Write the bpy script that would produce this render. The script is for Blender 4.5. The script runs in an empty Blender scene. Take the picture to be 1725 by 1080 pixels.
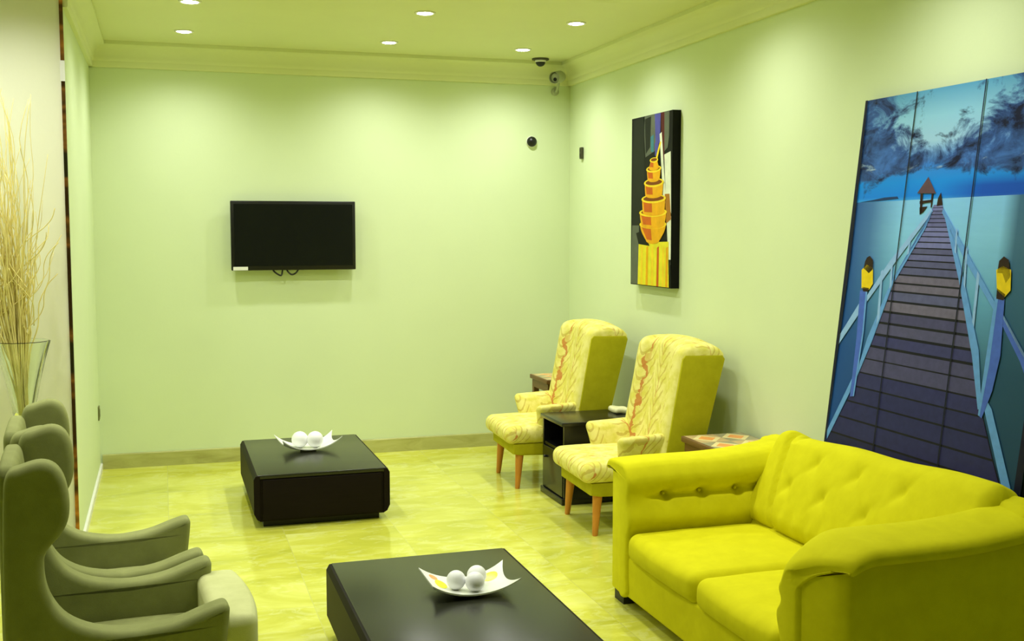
import bpy, math, random
from mathutils import Vector, Matrix
from mathutils.geometry import tessellate_polygon
random.seed(7)
R = math.radians
scene = bpy.context.scene
COL = scene.collection
PI = math.pi

# ------------------------------------------------------------------ helpers
def lin(c):
    return tuple((x / 12.92 if x <= .04045 else ((x + .055) / 1.055) ** 2.4) for x in c)
def rgb(r, g, b):
    return lin((r / 255, g / 255, b / 255))

class MB:
    def __init__(self):
        self.v = []; self.f = []; self.m = []
    def add(self, vs, fs, m=0):
        o = len(self.v)
        self.v += [tuple(p) for p in vs]
        for f in fs:
            self.f.append(tuple(i + o for i in f)); self.m.append(m)
        return self
    def build(self, name, mats, parent=None, smooth=True, sharp=None, loc=None):
        me = bpy.data.meshes.new(name)
        me.from_pydata(self.v, [], self.f)
        if not isinstance(mats, (list, tuple)): mats = [mats]
        for m in mats: me.materials.append(m)
        me.polygons.foreach_set('material_index', self.m)
        me.polygons.foreach_set('use_smooth', [smooth] * len(self.f))
        me.update()
        if sharp is not None:
            me.set_sharp_from_angle(angle=R(sharp))
        o = bpy.data.objects.new(name, me); COL.objects.link(o)
        if parent is not None: o.parent = parent
        if loc: o.location = loc
        return o

def box(mb, x0, x1, y0, y1, z0, z1, m=0):
    v = [(x, y, z) for x in (x0, x1) for y in (y0, y1) for z in (z0, z1)]
    f = [(0, 1, 3, 2), (4, 6, 7, 5), (0, 4, 5, 1), (2, 3, 7, 6), (0, 2, 6, 4), (1, 5, 7, 3)]
    return mb.add(v, f, m)

def axis_samples(h, r, k, n):
    out = [-h + r * i / k for i in range(k)]
    out += [-h + r + (2 * h - 2 * r) * i / n for i in range(n + 1)]
    out += [h - r + r * (i + 1) / k for i in range(k)]
    return out

def rbox(mb, c, s, r, n=(1, 1, 1), k=4, fn=None, M=None, m=0):
    """rounded box: centre c, full size s, edge radius r, n interior cells per axis, fn(p, normal) -> p"""
    h = [x / 2 for x in s]
    r = min(r, min(h) * .999)
    ax = [axis_samples(h[i], r, k, n[i]) for i in range(3)]
    idx = {}; vs = []; fs = []
    def vert(p):
        key = tuple(round(x, 6) for x in p)
        if key in idx: return idx[key]
        q = Vector([max(-(h[i] - r), min(h[i] - r, p[i])) for i in range(3)])
        d = Vector(p) - q
        nrm = d.normalized()
        w = q + nrm * r
        if fn: w = fn(w, nrm)
        if M is not None: w = M @ w
        idx[key] = len(vs); vs.append(w + Vector(c)); return idx[key]
    for a in range(3):
        b, d = (a + 1) % 3, (a + 2) % 3
        for sgn in (-1, 1):
            for i in range(len(ax[b]) - 1):
                for j in range(len(ax[d]) - 1):
                    q = []
                    for (ii, jj) in ((i, j), (i + 1, j), (i + 1, j + 1), (i, j + 1)):
                        p = [0, 0, 0]; p[a] = sgn * h[a]; p[b] = ax[b][ii]; p[d] = ax[d][jj]
                        q.append(vert(p))
                    if sgn < 0: q.reverse()
                    fs.append(tuple(q))
    return mb.add(vs, fs, m)

def catmull(pts, n=4, closed=True):
    out = []; N = len(pts)
    rng = range(N) if closed else range(N - 1)
    for i in rng:
        g = lambda k: Vector(pts[k % N]) if closed else Vector(pts[max(0, min(N - 1, k))])
        p0, p1, p2, p3 = g(i - 1), g(i), g(i + 1), g(i + 2)
        for j in range(n):
            t = j / n
            out.append(.5 * ((2 * p1) + (p2 - p0) * t + (2 * p0 - 5 * p1 + 4 * p2 - p3) * t * t + (3 * p1 - p0 - 3 * p2 + p3) * t ** 3))
    if not closed: out.append(Vector(pts[-1]))
    return out

def prism(mb, pts, axis, a0, a1, r=0.0, nr=4, nmid=1, fn=None, m=0, cap=True):
    """outline pts in the plane across `axis` ('x': pts=(y,z), 'y': pts=(x,z), 'z': pts=(x,y)), rounded ends"""
    pts = [Vector((p[0], p[1])) for p in pts]
    A = sum(pts[i].x * pts[(i + 1) % len(pts)].y - pts[(i + 1) % len(pts)].x * pts[i].y for i in range(len(pts)))
    if A < 0: pts.reverse()
    N = len(pts); nor = []
    for i in range(N):
        e1 = (pts[i] - pts[i - 1]); e2 = (pts[(i + 1) % N] - pts[i])
        n1 = Vector((-e1.y, e1.x)); n2 = Vector((-e2.y, e2.x))
        n1 = n1.normalized() if n1.length > 1e-9 else n1
        n2 = n2.normalized() if n2.length > 1e-9 else n2
        q = n1 + n2
        l = q.length
        nor.append(q / l if l > 1e-6 else n1)
    rings = []
    if r > 0:
        for i in range(nr + 1):
            t = PI / 2 * i / nr
            rings.append((a0 + r * (1 - math.cos(t)), r * (1 - math.sin(t))))
        for i in range(1, nmid):
            rings.append((a0 + r + (a1 - a0 - 2 * r) * i / nmid, 0))
        for i in range(nr + 1):
            t = PI / 2 * (1 - i / nr)
            rings.append((a1 - r * (1 - math.cos(t)), r * (1 - math.sin(t))))
    else:
        for i in range(nmid + 1): rings.append((a0 + (a1 - a0) * i / nmid, 0))
    vs = []; fs = []
    for (a, ins) in rings:
        for i in range(N):
            p = pts[i] + nor[i] * ins
            w = {'x': Vector((a, p.x, p.y)), 'y': Vector((p.x, a, p.y)), 'z': Vector((p.x, p.y, a))}[axis]
            if fn: w = fn(w)
            vs.append(w)
    flip = axis == 'y'
    for k in range(len(rings) - 1):
        for i in range(N):
            j = (i + 1) % N
            q = (k * N + i, k * N + j, (k + 1) * N + j, (k + 1) * N + i)
            fs.append(tuple(reversed(q)) if flip else q)
    if cap:
        loop = [Vector((*pts[i], 0)) for i in range(N)]
        tr = tessellate_polygon([loop]); o = (len(rings) - 1) * N
        for (i, j, k) in tr:
            if (loop[j] - loop[i]).cross(loop[k] - loop[i]).z < 0: i, k = k, i
            a = (k, j, i); b = (o + i, o + j, o + k)
            fs.append(tuple(reversed(a)) if flip else a)
            fs.append(tuple(reversed(b)) if flip else b)
    return mb.add(vs, fs, m)

def lathe(mb, prof, n=32, c=(0, 0, 0), M=None, m=0, sq=1.0):
    vs = []; fs = []
    for (r, z) in prof:
        for i in range(n):
            a = 2 * PI * i / n
            p = Vector((r * math.cos(a), r * math.sin(a), z))
            if M is not None: p = M @ p
            vs.append(p + Vector(c))
    for k in range(len(prof) - 1):
        for i in range(n):
            j = (i + 1) % n
            fs.append((k * n + i, k * n + j, (k + 1) * n + j, (k + 1) * n + i))
    if prof[0][0] > 1e-6: fs.append(tuple(reversed(range(n))))
    if prof[-1][0] > 1e-6: fs.append(tuple((len(prof) - 1) * n + i for i in range(n)))
    return mb.add(vs, fs, m)

def tube(mb, path, rad, n=8, m=0):
    path = [Vector(p) for p in path]; N = len(path)
    if not isinstance(rad, (list, tuple)): rad = [rad] * N
    vs = []; fs = []
    t0 = (path[1] - path[0]).normalized()
    u = t0.orthogonal().normalized()
    for i in range(N):
        t = (path[min(i + 1, N - 1)] - path[max(i - 1, 0)]).normalized()
        u = (u - t * u.dot(t)).normalized(); w = t.cross(u)
        for k in range(n):
            a = 2 * PI * k / n
            vs.append(path[i] + (u * math.cos(a) + w * math.sin(a)) * rad[i])
    for i in range(N - 1):
        for k in range(n):
            j = (k + 1) % n
            fs.append((i * n + k, i * n + j, (i + 1) * n + j, (i + 1) * n + k))
    fs.append(tuple(reversed(range(n)))); fs.append(tuple((N - 1) * n + k for k in range(n)))
    return mb.add(vs, fs, m)

def sphere(mb, c, r, n=24, m=0, zs=1.0):
    prof = [(max(1e-7, r * math.sin(PI * i / (n // 2))), -r * zs * math.cos(PI * i / (n // 2))) for i in range(n // 2 + 1)]
    return lathe(mb, prof, n, c, None, m)

def tag(o, label=None, cat=None, group=None, kind=None):
    if label: o['label'] = label
    if cat: o['category'] = cat
    if group: o['group'] = group
    if kind: o['kind'] = kind
    return o

def thing(name, label, cat, loc=(0, 0, 0), rz=0, group=None):
    o = bpy.data.objects.new(name, None); COL.objects.link(o)
    o.empty_display_size = .1
    o.location = loc; o.rotation_euler = (0, 0, rz)
    return tag(o, label, cat, group)

def copy_tree(o, parent=None):
    c = o.copy(); COL.objects.link(c); c.parent = parent
    for ch in list(o.children): copy_tree(ch, c)
    return c

# ------------------------------------------------------------------ materials
class NT:
    def __init__(self, name):
        self.mat = bpy.data.materials.new(name); self.mat.use_nodes = True
        self.t = self.mat.node_tree; self.n = self.t.nodes
        self.b = self.n['Principled BSDF']
    def node(self, typ, **kw):
        nd = self.n.new(typ)
        for k, v in kw.items():
            if k in nd.inputs: nd.inputs[k].default_value = v
            else: setattr(nd, k, v)
        return nd
    def link(self, a, b): self.t.links.new(a, b)
    def math(self, op, a, b=None, c=None, clamp=False):
        nd = self.n.new('ShaderNodeMath'); nd.operation = op; nd.use_clamp = clamp
        for i, x in enumerate((a, b, c)):
            if x is None: continue
            if isinstance(x, (int, float)): nd.inputs[i].default_value = x
            else: self.link(x, nd.inputs[i])
        return nd.outputs[0]
    def ramp(self, fac, stops, interp='LINEAR'):
        nd = self.n.new('ShaderNodeValToRGB'); cr = nd.color_ramp; cr.interpolation = interp
        while len(cr.elements) < len(stops): cr.elements.new(.5)
        for e, (p, c) in zip(cr.elements, stops):
            e.position = p
            e.color = (*c, 1) if isinstance(c, (tuple, list)) else (c, c, c, 1)
        self.link(fac, nd.inputs[0]); return nd.outputs[0]
    def mix(self, fac, a, b, blend='MIX'):
        nd = self.n.new('ShaderNodeMix'); nd.data_type = 'RGBA'; nd.blend_type = blend
        for sock, x in ((nd.inputs[0], fac), (nd.inputs[6], a), (nd.inputs[7], b)):
            if isinstance(x, (int, float)): sock.default_value = x
            elif isinstance(x, (tuple, list)): sock.default_value = (*x, 1)
            else: self.link(x, sock)
        return nd.outputs[2]
    def coord(self, kind='Object'):
        return self.n.new('ShaderNodeTexCoord').outputs[kind]
    def noise(self, vec, scale, detail=4, rough=.55, dist=0):
        nd = self.node('ShaderNodeTexNoise'); nd.inputs['Scale'].default_value = scale
        nd.inputs['Detail'].default_value = detail; nd.inputs['Roughness'].default_value = rough
        nd.inputs['Distortion'].default_value = dist
        if vec is not None: self.link(vec, nd.inputs['Vector'])
        return nd.outputs[0]
    def mapping(self, vec, scale=(1, 1, 1), loc=(0, 0, 0), rot=(0, 0, 0)):
        nd = self.node('ShaderNodeMapping'); nd.inputs['Scale'].default_value = scale
        nd.inputs['Location'].default_value = loc; nd.inputs['Rotation'].default_value = rot
        self.link(vec, nd.inputs['Vector']); return nd.outputs[0]
    def bump(self, h, strength=.2, dist=.01):
        nd = self.node('ShaderNodeBump'); nd.inputs['Strength'].default_value = strength
        nd.inputs['Distance'].default_value = dist
        self.link(h, nd.inputs['Height']); self.link(nd.outputs[0], self.b.inputs['Normal'])
    def setc(self, c):
        if isinstance(c, (tuple, list)): self.b.inputs['Base Color'].default_value = (*c, 1)
        else: self.link(c, self.b.inputs['Base Color'])
    def set(self, **kw):
        for k, v in kw.items(): self.b.inputs[k.replace('_', ' ')].default_value = v
        return self

def plain(name, c, rough=.5, metal=0, spec=.5, var=.0, nscale=20, bump=0, bscale=200, bdist=.002):
    t = NT(name); t.set(Roughness=rough, Metallic=metal)
    t.b.inputs['Specular IOR Level'].default_value = spec
    if var > 0:
        n = t.noise(t.coord(), nscale, 4)
        t.setc(t.mix(n, tuple(x * (1 - var) for x in c), tuple(min(1, x * (1 + var)) for x in c)))
    else: t.setc(c)
    if bump > 0: t.bump(t.noise(t.coord(), bscale, 3), bump, bdist)
    return t.mat

WALL = (.72, .82, .52)
def wall_mat(name, c):
    t = NT(name); co = t.coord()
    n = t.noise(co, 2.5, 5)
    t.setc(t.mix(n, tuple(x * .96 for x in c), tuple(min(1, x * 1.03) for x in c)))
    t.set(Roughness=.55); t.b.inputs['Specular IOR Level'].default_value = .3
    t.bump(t.noise(co, 60, 4), .08, .004)
    return t.mat
M_wall = wall_mat('wall_paint', WALL)
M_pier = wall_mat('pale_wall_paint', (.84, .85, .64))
M_ceil = wall_mat('ceiling_paint', (.76, .79, .46))
M_corn = wall_mat('cornice_paint', (.76, .80, .46))

def floor_mat():
    t = NT('marble_tile'); co = t.coord()
    br = t.node('ShaderNodeTexBrick'); br.offset = .0; br.squash = 1
    t.link(co, br.inputs['Vector'])
    for k, v in (('Scale', 1.0), ('Mortar Size', .0022), ('Mortar Smooth', .3), ('Bias', 0.0), ('Brick Width', .6), ('Row Height', .6)):
        br.inputs[k].default_value = v
    br.inputs['Color1'].default_value = (0, 0, 0, 1); br.inputs['Color2'].default_value = (1, 1, 1, 1)
    br.inputs['Mortar'].default_value = (.5, .5, .5, 1)
    sep = t.node('ShaderNodeSeparateColor'); t.link(br.outputs['Color'], sep.inputs[0])
    tile = sep.outputs[0]
    mp = t.mapping(co, scale=(1.0, 1.9, 1))
    # shift the veins from tile to tile
    ad = t.node('ShaderNodeVectorMath'); ad.operation = 'ADD'
    cmb = t.node('ShaderNodeCombineXYZ'); t.link(t.math('MULTIPLY', tile, 7.3), cmb.inputs[0]); t.link(t.math('MULTIPLY', tile, 3.1), cmb.inputs[1])
    t.link(mp, ad.inputs[0]); t.link(cmb.outputs[0], ad.inputs[1])
    n1 = t.noise(ad.outputs[0], 1.6, 7, .6, .8)
    n2 = t.noise(ad.outputs[0], 5, 8, .65, 1.2)
    c = t.ramp(n1, [(.30, (.46, .47, .035)), (.48, (.62, .62, .07)), (.60, (.72, .73, .13)), (.75, (.78, .80, .28))])
    c = t.mix(t.math('MULTIPLY', t.ramp(n2, [(.52, 0.0), (.60, 1.0), (.66, 0.0)]), .35), c, (.82, .84, .40))
    c = t.mix(t.math('MULTIPLY', tile, .30), c, (.44, .48, .10))
    c = t.mix(t.math('MULTIPLY', br.outputs['Fac'], .5), c, (.50, .50, .18))
    t.setc(c); t.set(Roughness=.13); t.b.inputs['Specular IOR Level'].default_value = .5
    return t.mat
M_floor = floor_mat()

def skirting_mat():
    t = NT('marble_skirting'); co = t.coord()
    n = t.noise(t.mapping(co, scale=(1.2, 1.2, 5)), 3, 7, .6, .8)
    # joints between lengths of skirting
    sp = t.node('ShaderNodeSeparateXYZ'); t.link(co, sp.inputs[0])
    s = t.math('ADD', sp.outputs[0], sp.outputs[1])
    cell = t.math('FLOOR', t.math('DIVIDE', s, .58))
    wn = t.node('ShaderNodeTexWhiteNoise'); wn.noise_dimensions = '1D'; t.link(cell, wn.inputs['W'])
    c = t.ramp(n, [(.3, (.36, .34, .10)), (.55, (.52, .52, .18)), (.75, (.60, .60, .26))])
    c = t.mix(t.math('MULTIPLY', wn.outputs[0], .5), c, (.42, .42, .15))
    t.setc(c); t.set(Roughness=.25)
    return t.mat
M_skirt = skirting_mat()

def fabric(name, c, c2, rough=.85, nsc=14, weave=450, sheen=.25, bump=.25):
    t = NT(name); co = t.coord()
    n = t.noise(co, nsc, 5, .6)
    t.setc(t.mix(t.ramp(n, [(.35, 0.0), (.65, 1.0)]), c, c2)); t.set(Roughness=rough)
    t.b.inputs['Sheen Weight'].default_value = sheen
    t.b.inputs['Sheen Tint'].default_value = (*c2, 1)
    t.b.inputs['Specular IOR Level'].default_value = .15
    h = t.math('ADD', t.math('MULTIPLY', t.noise(co, weave, 2), .4), t.math('MULTIPLY', t.noise(co, 30, 4), .6))
    t.bump(h, bump, .004)
    return t.mat
M_sofa = fabric('yellow_velvet', (.66, .62, .004), (.71, .67, .006), sheen=.05)
M_grey = fabric('olive_grey_suede', (.255, .275, .10), (.31, .33, .125), nsc=9)
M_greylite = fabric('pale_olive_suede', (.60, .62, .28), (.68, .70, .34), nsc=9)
M_olive = fabric('olive_velvet', (.40, .37, .006), (.46, .43, .01), sheen=.1)

def floral_mat():
    t = NT('floral_fabric'); co = t.coord()
    sp = t.node('ShaderNodeSeparateXYZ'); t.link(co, sp.inputs[0])
    x, y, z = sp.outputs
    nz = t.noise(co, 9, 3)
    w = t.math('ADD', y, t.math('MULTIPLY', t.math('SUBTRACT', x, t.math('MULTIPLY', z, .17)), .75))
    w = t.math('ADD', w, t.math('MULTIPLY', t.math('SUBTRACT', nz, .5), .05))
    tt = t.math('ADD', t.math('SUBTRACT', z, t.math('MULTIPLY', x, .9)), t.math('MULTIPLY', nz, .04))
    f = t.math('FRACT', t.math('DIVIDE', w, .19))
    d = t.math('MULTIPLY', t.math('ABSOLUTE', t.math('SUBTRACT', f, .5)), .19)
    n2 = t.noise(co, 26, 3)
    vine = t.math('LESS_THAN', d, t.math('MULTIPLY', n2, .0065))
    g = t.math('FRACT', t.math('DIVIDE', t.math('SUBTRACT', tt, t.math('MULTIPLY', d, 1.15)), .062))
    ch = t.math('LESS_THAN', t.math('ABSOLUTE', t.math('SUBTRACT', g, .5)), t.math('MULTIPLY', n2, .24))
    nearv = t.math('LESS_THAN', d, .062)
    chev = t.math('MULTIPLY', ch, nearv)
    nb = t.noise(co, 18, 4)
    base = t.mix(t.ramp(nb, [(.38, 0.0), (.62, 1.0)]), (.72, .66, .12), (.84, .77, .26))
    c = t.mix(t.math('MULTIPLY', chev, .62), base, (.52, .38, .06))
    red = t.math('GREATER_THAN', t.noise(co, 7, 2), .46)
    c = t.mix(t.math('MULTIPLY', t.math('MULTIPLY', vine, .85), t.math('ADD', t.math('MULTIPLY', red, .65), .35)), c, (.58, .20, .05))
    t.setc(c); t.set(Roughness=.8); t.b.inputs['Specular IOR Level'].default_value = .2
    t.bump(t.math('ADD', t.math('MULTIPLY', chev, .3), t.noise(co, 60, 3)), .3, .004)
    return t.mat
M_floral = floral_mat()

def wood(name, a, b, rough=.4, sc=(2, 2, 24), spec=.5):
    t = NT(name); co = t.coord()
    n = t.noise(t.mapping(co, scale=sc), 4, 6, .6, .6)
    t.setc(t.mix(n, a, b)); t.set(Roughness=rough); t.b.inputs['Specular IOR Level'].default_value = spec
    return t.mat
M_leg = wood('honey_wood', (.52, .19, .02), (.72, .30, .04), .35, (18, 18, 2))
M_table = wood('wenge_wood', (.006, .0035, .0025), (.012, .008, .006), .55, (2, 20, 20), .10)
M_tabletop = wood('wenge_top', (.016, .018, .010), (.026, .027, .016), .26, (20, 2, 20), .36)
M_blk = plain('black_lacquer', (.006, .006, .006), .25)
M_brown = wood('brown_wood', (.12, .055, .012), (.22, .11, .03), .4)
M_black = plain('black_plastic', (.004, .004, .004), .35)
M_screen = plain('screen_glass', (.006, .007, .006), .22, spec=.4)
M_white = plain('white_plastic', (.85, .85, .78), .4)
M_ceramic = plain('white_ceramic', (.90, .92, .84), .18)
M_ball = plain('white_resin', (.92, .92, .90), .45, bump=.15, bscale=40, bdist=.003)
M_grn = plain('pale_grey_plastic', (.42, .46, .30), .4)
M_dark = plain('dark_switch', (.05, .05, .02), .5)
M_twig = plain('dried_twig', (.86, .74, .26), .7, var=.2, nscale=8)
M_foot = plain('black_foot', (.012, .012, .010), .5)
M_cream = plain('cream_cloth', (.80, .78, .45), .8, bump=.2, bscale=80)

def trim_mat():
    t = NT('copper_mirror_trim'); co = t.coord()
    n = t.noise(t.mapping(co, scale=(1, 1, 3.0)), 1.6, 3)
    t.setc(t.ramp(n, [(.42, (.06, .05, .02)), (.50, (.55, .22, .06)), (.58, (.10, .05, .02))])); t.set(Roughness=.2, Metallic=.8)  # dark and copper bands: mirror reflections painted into the colour
    return t.mat
M_trim = trim_mat()
def glass_mat():
    t = NT('clear_glass'); t.setc((.93, .98, .93)); t.set(Roughness=.02, IOR=1.5)
    t.b.inputs['Transmission Weight'].default_value = 1
    return t.mat
M_glass = glass_mat()
def emis(name, c, s):
    t = NT(name); t.setc((0, 0, 0))
    t.b.inputs['Emission Color'].default_value = (*c, 1); t.b.inputs['Emission Strength'].default_value = s
    return t.mat
M_lamp = emis('lamp_light', (1.0, 1.0, .97), 40)

# ------------------------------------------------------------------ room shell
XR, YB, XL, YP, HC = 3.0, 8.05, -.437, 5.95, 2.9
XF, YF = -3.2, -2.6
def struct(name, mb, mat, smooth=False, sharp=None):
    return tag(mb.build(name, mat, None, smooth, sharp), kind='structure')
T = .12
struct('floor', box(MB(), XF - T, XR + T, YF - T, YB + T, -.12, 0), M_floor)
struct('ceiling', box(MB(), XF - T, XR + T, YF - T, YB + T, HC, HC + .12), M_ceil)
struct('wall_back', box(MB(), XL - T, XR + T, YB, YB + T, 0, HC), M_wall)
struct('wall_right', box(MB(), XR, XR + T, YF - T, YB, 0, HC), M_wall)
struct('wall_left', box(MB(), XL - T, XL, YP + .02, YB, 0, HC), M_wall)
struct('wall_alcove', box(MB(), XF, XL, YP, YP + .02, 0, HC), M_pier)
struct('wall_front_left', box(MB(), XF - T, XF, YF, YP + .02, 0, HC), M_wall)
struct('wall_front', box(MB(), XF - T, XR, YF - T, YF, 0, HC), M_wall)
# copper strip on the outer corner
struct('trim_1', box(MB(), XL - .014, XL + .003, YP - .010, YP + .012, 0, HC), M_trim)
glint = box(MB(), XL - .017, XL + .005, YP - .016, YP - .0101, 2.375, 2.475)  # reflected glint of the polished strip, added as a white block
tag(glint.build('glint_block', M_white, None, False), 'small white block standing for a light reflection on the copper corner strip, high up on the left', 'sensor')

# skirting
sk = [(0, 0), (.014, 0), (.014, .095), (.010, .102), (0, .102)]
mb = MB(); prism(mb, [(YB - a, b) for a, b in sk], 'x', XL + .014, XR - .014); struct('baseboard_back', mb, M_skirt)
mb = MB(); prism(mb, [(XR - a, b) for a, b in sk], 'y', YF, YB); struct('baseboard_right', mb, M_skirt)
mb = MB(); prism(mb, [(XL + a, b * .42) for a, b in sk], 'y', YP + .014, YB); struct('baseboard_left', mb, M_white)
# cornice, stepped cove
def cove():
    pts = [(0, 2.735), (.022, 2.735), (.026, 2.742), (.026, 2.775), (.034, 2.785)]
    for i in range(1, 8):
        a = PI / 2 * i / 8
        pts.append((.034 + .062 * (1 - math.cos(a)), 2.785 + .085 * math.sin(a)))
    pts += [(.098, 2.872), (.106, 2.876), (.106, HC), (0, HC)]
    return pts
cv = cove()
mb = MB(); prism(mb, [(YB - a, b) for a, b in cv], 'x', XL, XR); struct('trim_2', mb, M_corn, True, 35)
mb = MB(); prism(mb, [(XR - a, b) for a, b in cv], 'y', YF, YB); struct('trim_3', mb, M_corn, True, 35)
mb = MB(); prism(mb, [(XL + a, b) for a, b in cv], 'y', YP, YB); struct('trim_4', mb, M_corn, True, 35)

# ------------------------------------------------------------------ downlights
LAMP_W = 57
def downlight():
    t = thing('downlight', 'x', 'downlight')
    mb = MB(); lathe(mb, [(.044, -.001), (.045, -.006), (.056, -.007), (.060, -.004), (.061, 0)], 32); mb.build('trim_ring', M_white, t)
    mb = MB(); lathe(mb, [(.0445, -.0045), (.030, -.009), (1e-6, -.011)], 32); mb.build('lens', M_lamp, t)
    L = bpy.data.lights.new('beam', 'SPOT'); L.energy = LAMP_W; L.color = (1, 1, .97)
    L.spot_size = R(150); L.spot_blend = 1.0; L.shadow_soft_size = .036
    lo = bpy.data.objects.new('beam', L); COL.objects.link(lo); lo.parent = t; lo.location = (0, 0, -.016)
    return t
dl0 = downlight()
lab = {(.168, 7.44): 'left downlight of the row nearest the back wall, bright white',
       (1.487, 7.46): 'middle downlight of the row nearest the back wall, bright white',
       (2.434, 7.48): 'right downlight of the row nearest the back wall, beside the ceiling camera',
       (.181, 6.47): 'left downlight of the second row out, cut by the top of the photo',
       (1.487, 6.40): 'middle downlight of the second row from the back wall',
       (2.437, 6.44): 'right downlight of the second row from the back wall'}
first = True
def put_light(x, y, label):
    global first
    o = dl0 if first else copy_tree(dl0); first = False
    o.location = (x, y, HC); tag(o, label, 'downlight', 'downlights in the ceiling')
for (x, y), l in lab.items(): put_light(x, y, l)
for y in (5.0, 3.6):
    for x in (.17, 1.49, 2.43):
        put_light(x, y, 'unseen downlight added to brighten the alcove wall')
for (x, y) in ((-.70, 5.35), (-1.5, 5.35), (-2.3, 5.35), (-1.1, 4.2)):  # unseen downlights, added to brighten the alcove wall
    if True:
        put_light(x, y, 'unseen downlight added to brighten the alcove wall')

# ------------------------------------------------------------------ television
t = thing('television', 'black flat screen television hung on the back wall', 'television', (.895, 7.97, 1.362))
w, h = .435, .486
mb = MB(); rbox(mb, (0, .012, h / 2), (2 * w, .035, h), .006, k=2); mb.build('case', M_black, t)
mb = MB(); box(mb, -w + .022, w - .022, -.0065, -.005, .03, h - .022); mb.build('screen', M_screen, t, False)
mb = MB(); box(mb, -w + .012, -w + .112, -.0075, -.0055, .002, .026); tag(mb.build('sticker', M_white, t, False), 'white paper sticker on the lower left corner')
mb = MB(); box(mb, -.18, .18, .029, .0795, .12, .36); mb.build('wall_bracket', M_black, t, False)
for sx in (0, 1):
    mb = MB()
    p0 = [(-.16, .03, .02), (-.14, .02, -.01), (-.115, .015, -.03), (-.09, .02, -.035), (-.08, .03, .015)] if sx == 0 else \
         [(-.06, .03, .02), (-.045, .018, -.012), (-.02, .012, -.032), (.01, .012, -.02), (.04, .03, .02)]
    tube(mb, catmull(p0, 5, False), .006, 8); mb.build('cable', M_black, t)

# ------------------------------------------------------------------ wall and ceiling devices
mb = MB(); Mx = Matrix.Rotation(R(90), 4, 'X')
t = thing('wall_speaker', 'round black dome device on the back wall near the corner', 'device', (2.688, YB, 2.31))
lathe(mb, [(.041, 0), (.042, .006), (.040, .012), (.036, .014)], 32, M=Mx); mb.build('collar', M_white, t)
mb = MB(); lathe(mb, [(.039, .012)] + [(max(1e-6, .039 * math.cos(PI / 2 * i / 8)), .013 + .032 * math.sin(PI / 2 * i / 8)) for i in range(1, 9)], 32, M=Mx); mb.build('dome', M_black, t)

t = thing('wall_sensor', 'small dark upright device on the right wall near the corner', 'sensor', (XR, 7.773, 2.213))
mb = MB(); rbox(mb, (-.012, 0, 0), (.022, .036, .086), .005, k=2); mb.build('case', M_dark, t)
mb = MB(); rbox(mb, (-.0235, 0, -.016), (.003, .022, .026), .001, k=1)
rbox(mb, (-.0235, 0, .02), (.003, .022, .022), .001, k=1); mb.build('button', M_black, t)

t = thing('dome_camera', 'black dome camera on a thin plate under the ceiling', 'camera', (2.69, 7.845, HC))
mb = MB(); lathe(mb, [(.062, 0), (.064, -.004), (.062, -.010), (.045, -.012)], 32); mb.build('plate', M_dark, t)
mb = MB(); lathe(mb, [(.042, -.010), (.041, -.024), (.037, -.026)], 32); mb.build('collar', M_white, t)
mb = MB(); lathe(mb, [(.036, -.022)] + [(max(1e-6, .036 * math.cos(PI / 2 * i / 8)), -.024 - .034 * math.sin(PI / 2 * i / 8)) for i in range(1, 9)], 32); mb.build('dome', M_black, t)

t = thing('bullet_camera', 'pale grey bullet camera in the corner under the ceiling', 'camera', (2.875, YB, 2.69))
d = Vector((-.62, -.66, -.18)).normalized()
q = d.to_track_quat('Z', 'Y').to_matrix().to_4x4()
cpos = Vector((-.035, -.17, .085))
mb = MB(); lathe(mb, [(.030, -.07), (.036, -.065), (.036, .05), (.034, .056)], 24, cpos, q); mb.build('body', M_grn, t)
mb = MB(); lathe(mb, [(.013, .054), (.013, .060), (1e-6, .061)], 24, cpos + q.to_3x3() @ Vector((0, -.010, 0)), q); mb.build('lens', M_black, t)
mb = MB(); lathe(mb, [(.040, -.04), (.044, -.03), (.044, .072), (.041, .076), (.040, .072), (.0405, -.03)], 24, cpos + Vector((0, 0, .003)), q); mb.build('hood', M_grn, t)
mb = MB(); tube(mb, catmull([(0, -.012, 0), (0, -.05, .005), (-.005, -.09, .04), cpos - d * .04], 4, False), .010, 10); mb.build('arm', M_grn, t)
mb = MB(); lathe(mb, [(.030, 0), (.030, .012), (.014, .016)], 20, M=Mx); mb.build('base_plate', M_grn, t)

t = thing('wall_socket', 'small dark socket low on the left wall by the corner', 'socket', (XL, 7.93, .41))
mb = MB(); rbox(mb, (.004, 0, 0), (.010, .085, .092), .003, k=2); mb.build('face_plate', plain('olive_plate', (.16, .17, .05), .5), t)
mb = MB(); rbox(mb, (.0095, 0, 0), (.004, .045, .052), .001, k=1); mb.build('outlet', M_dark, t)

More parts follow.
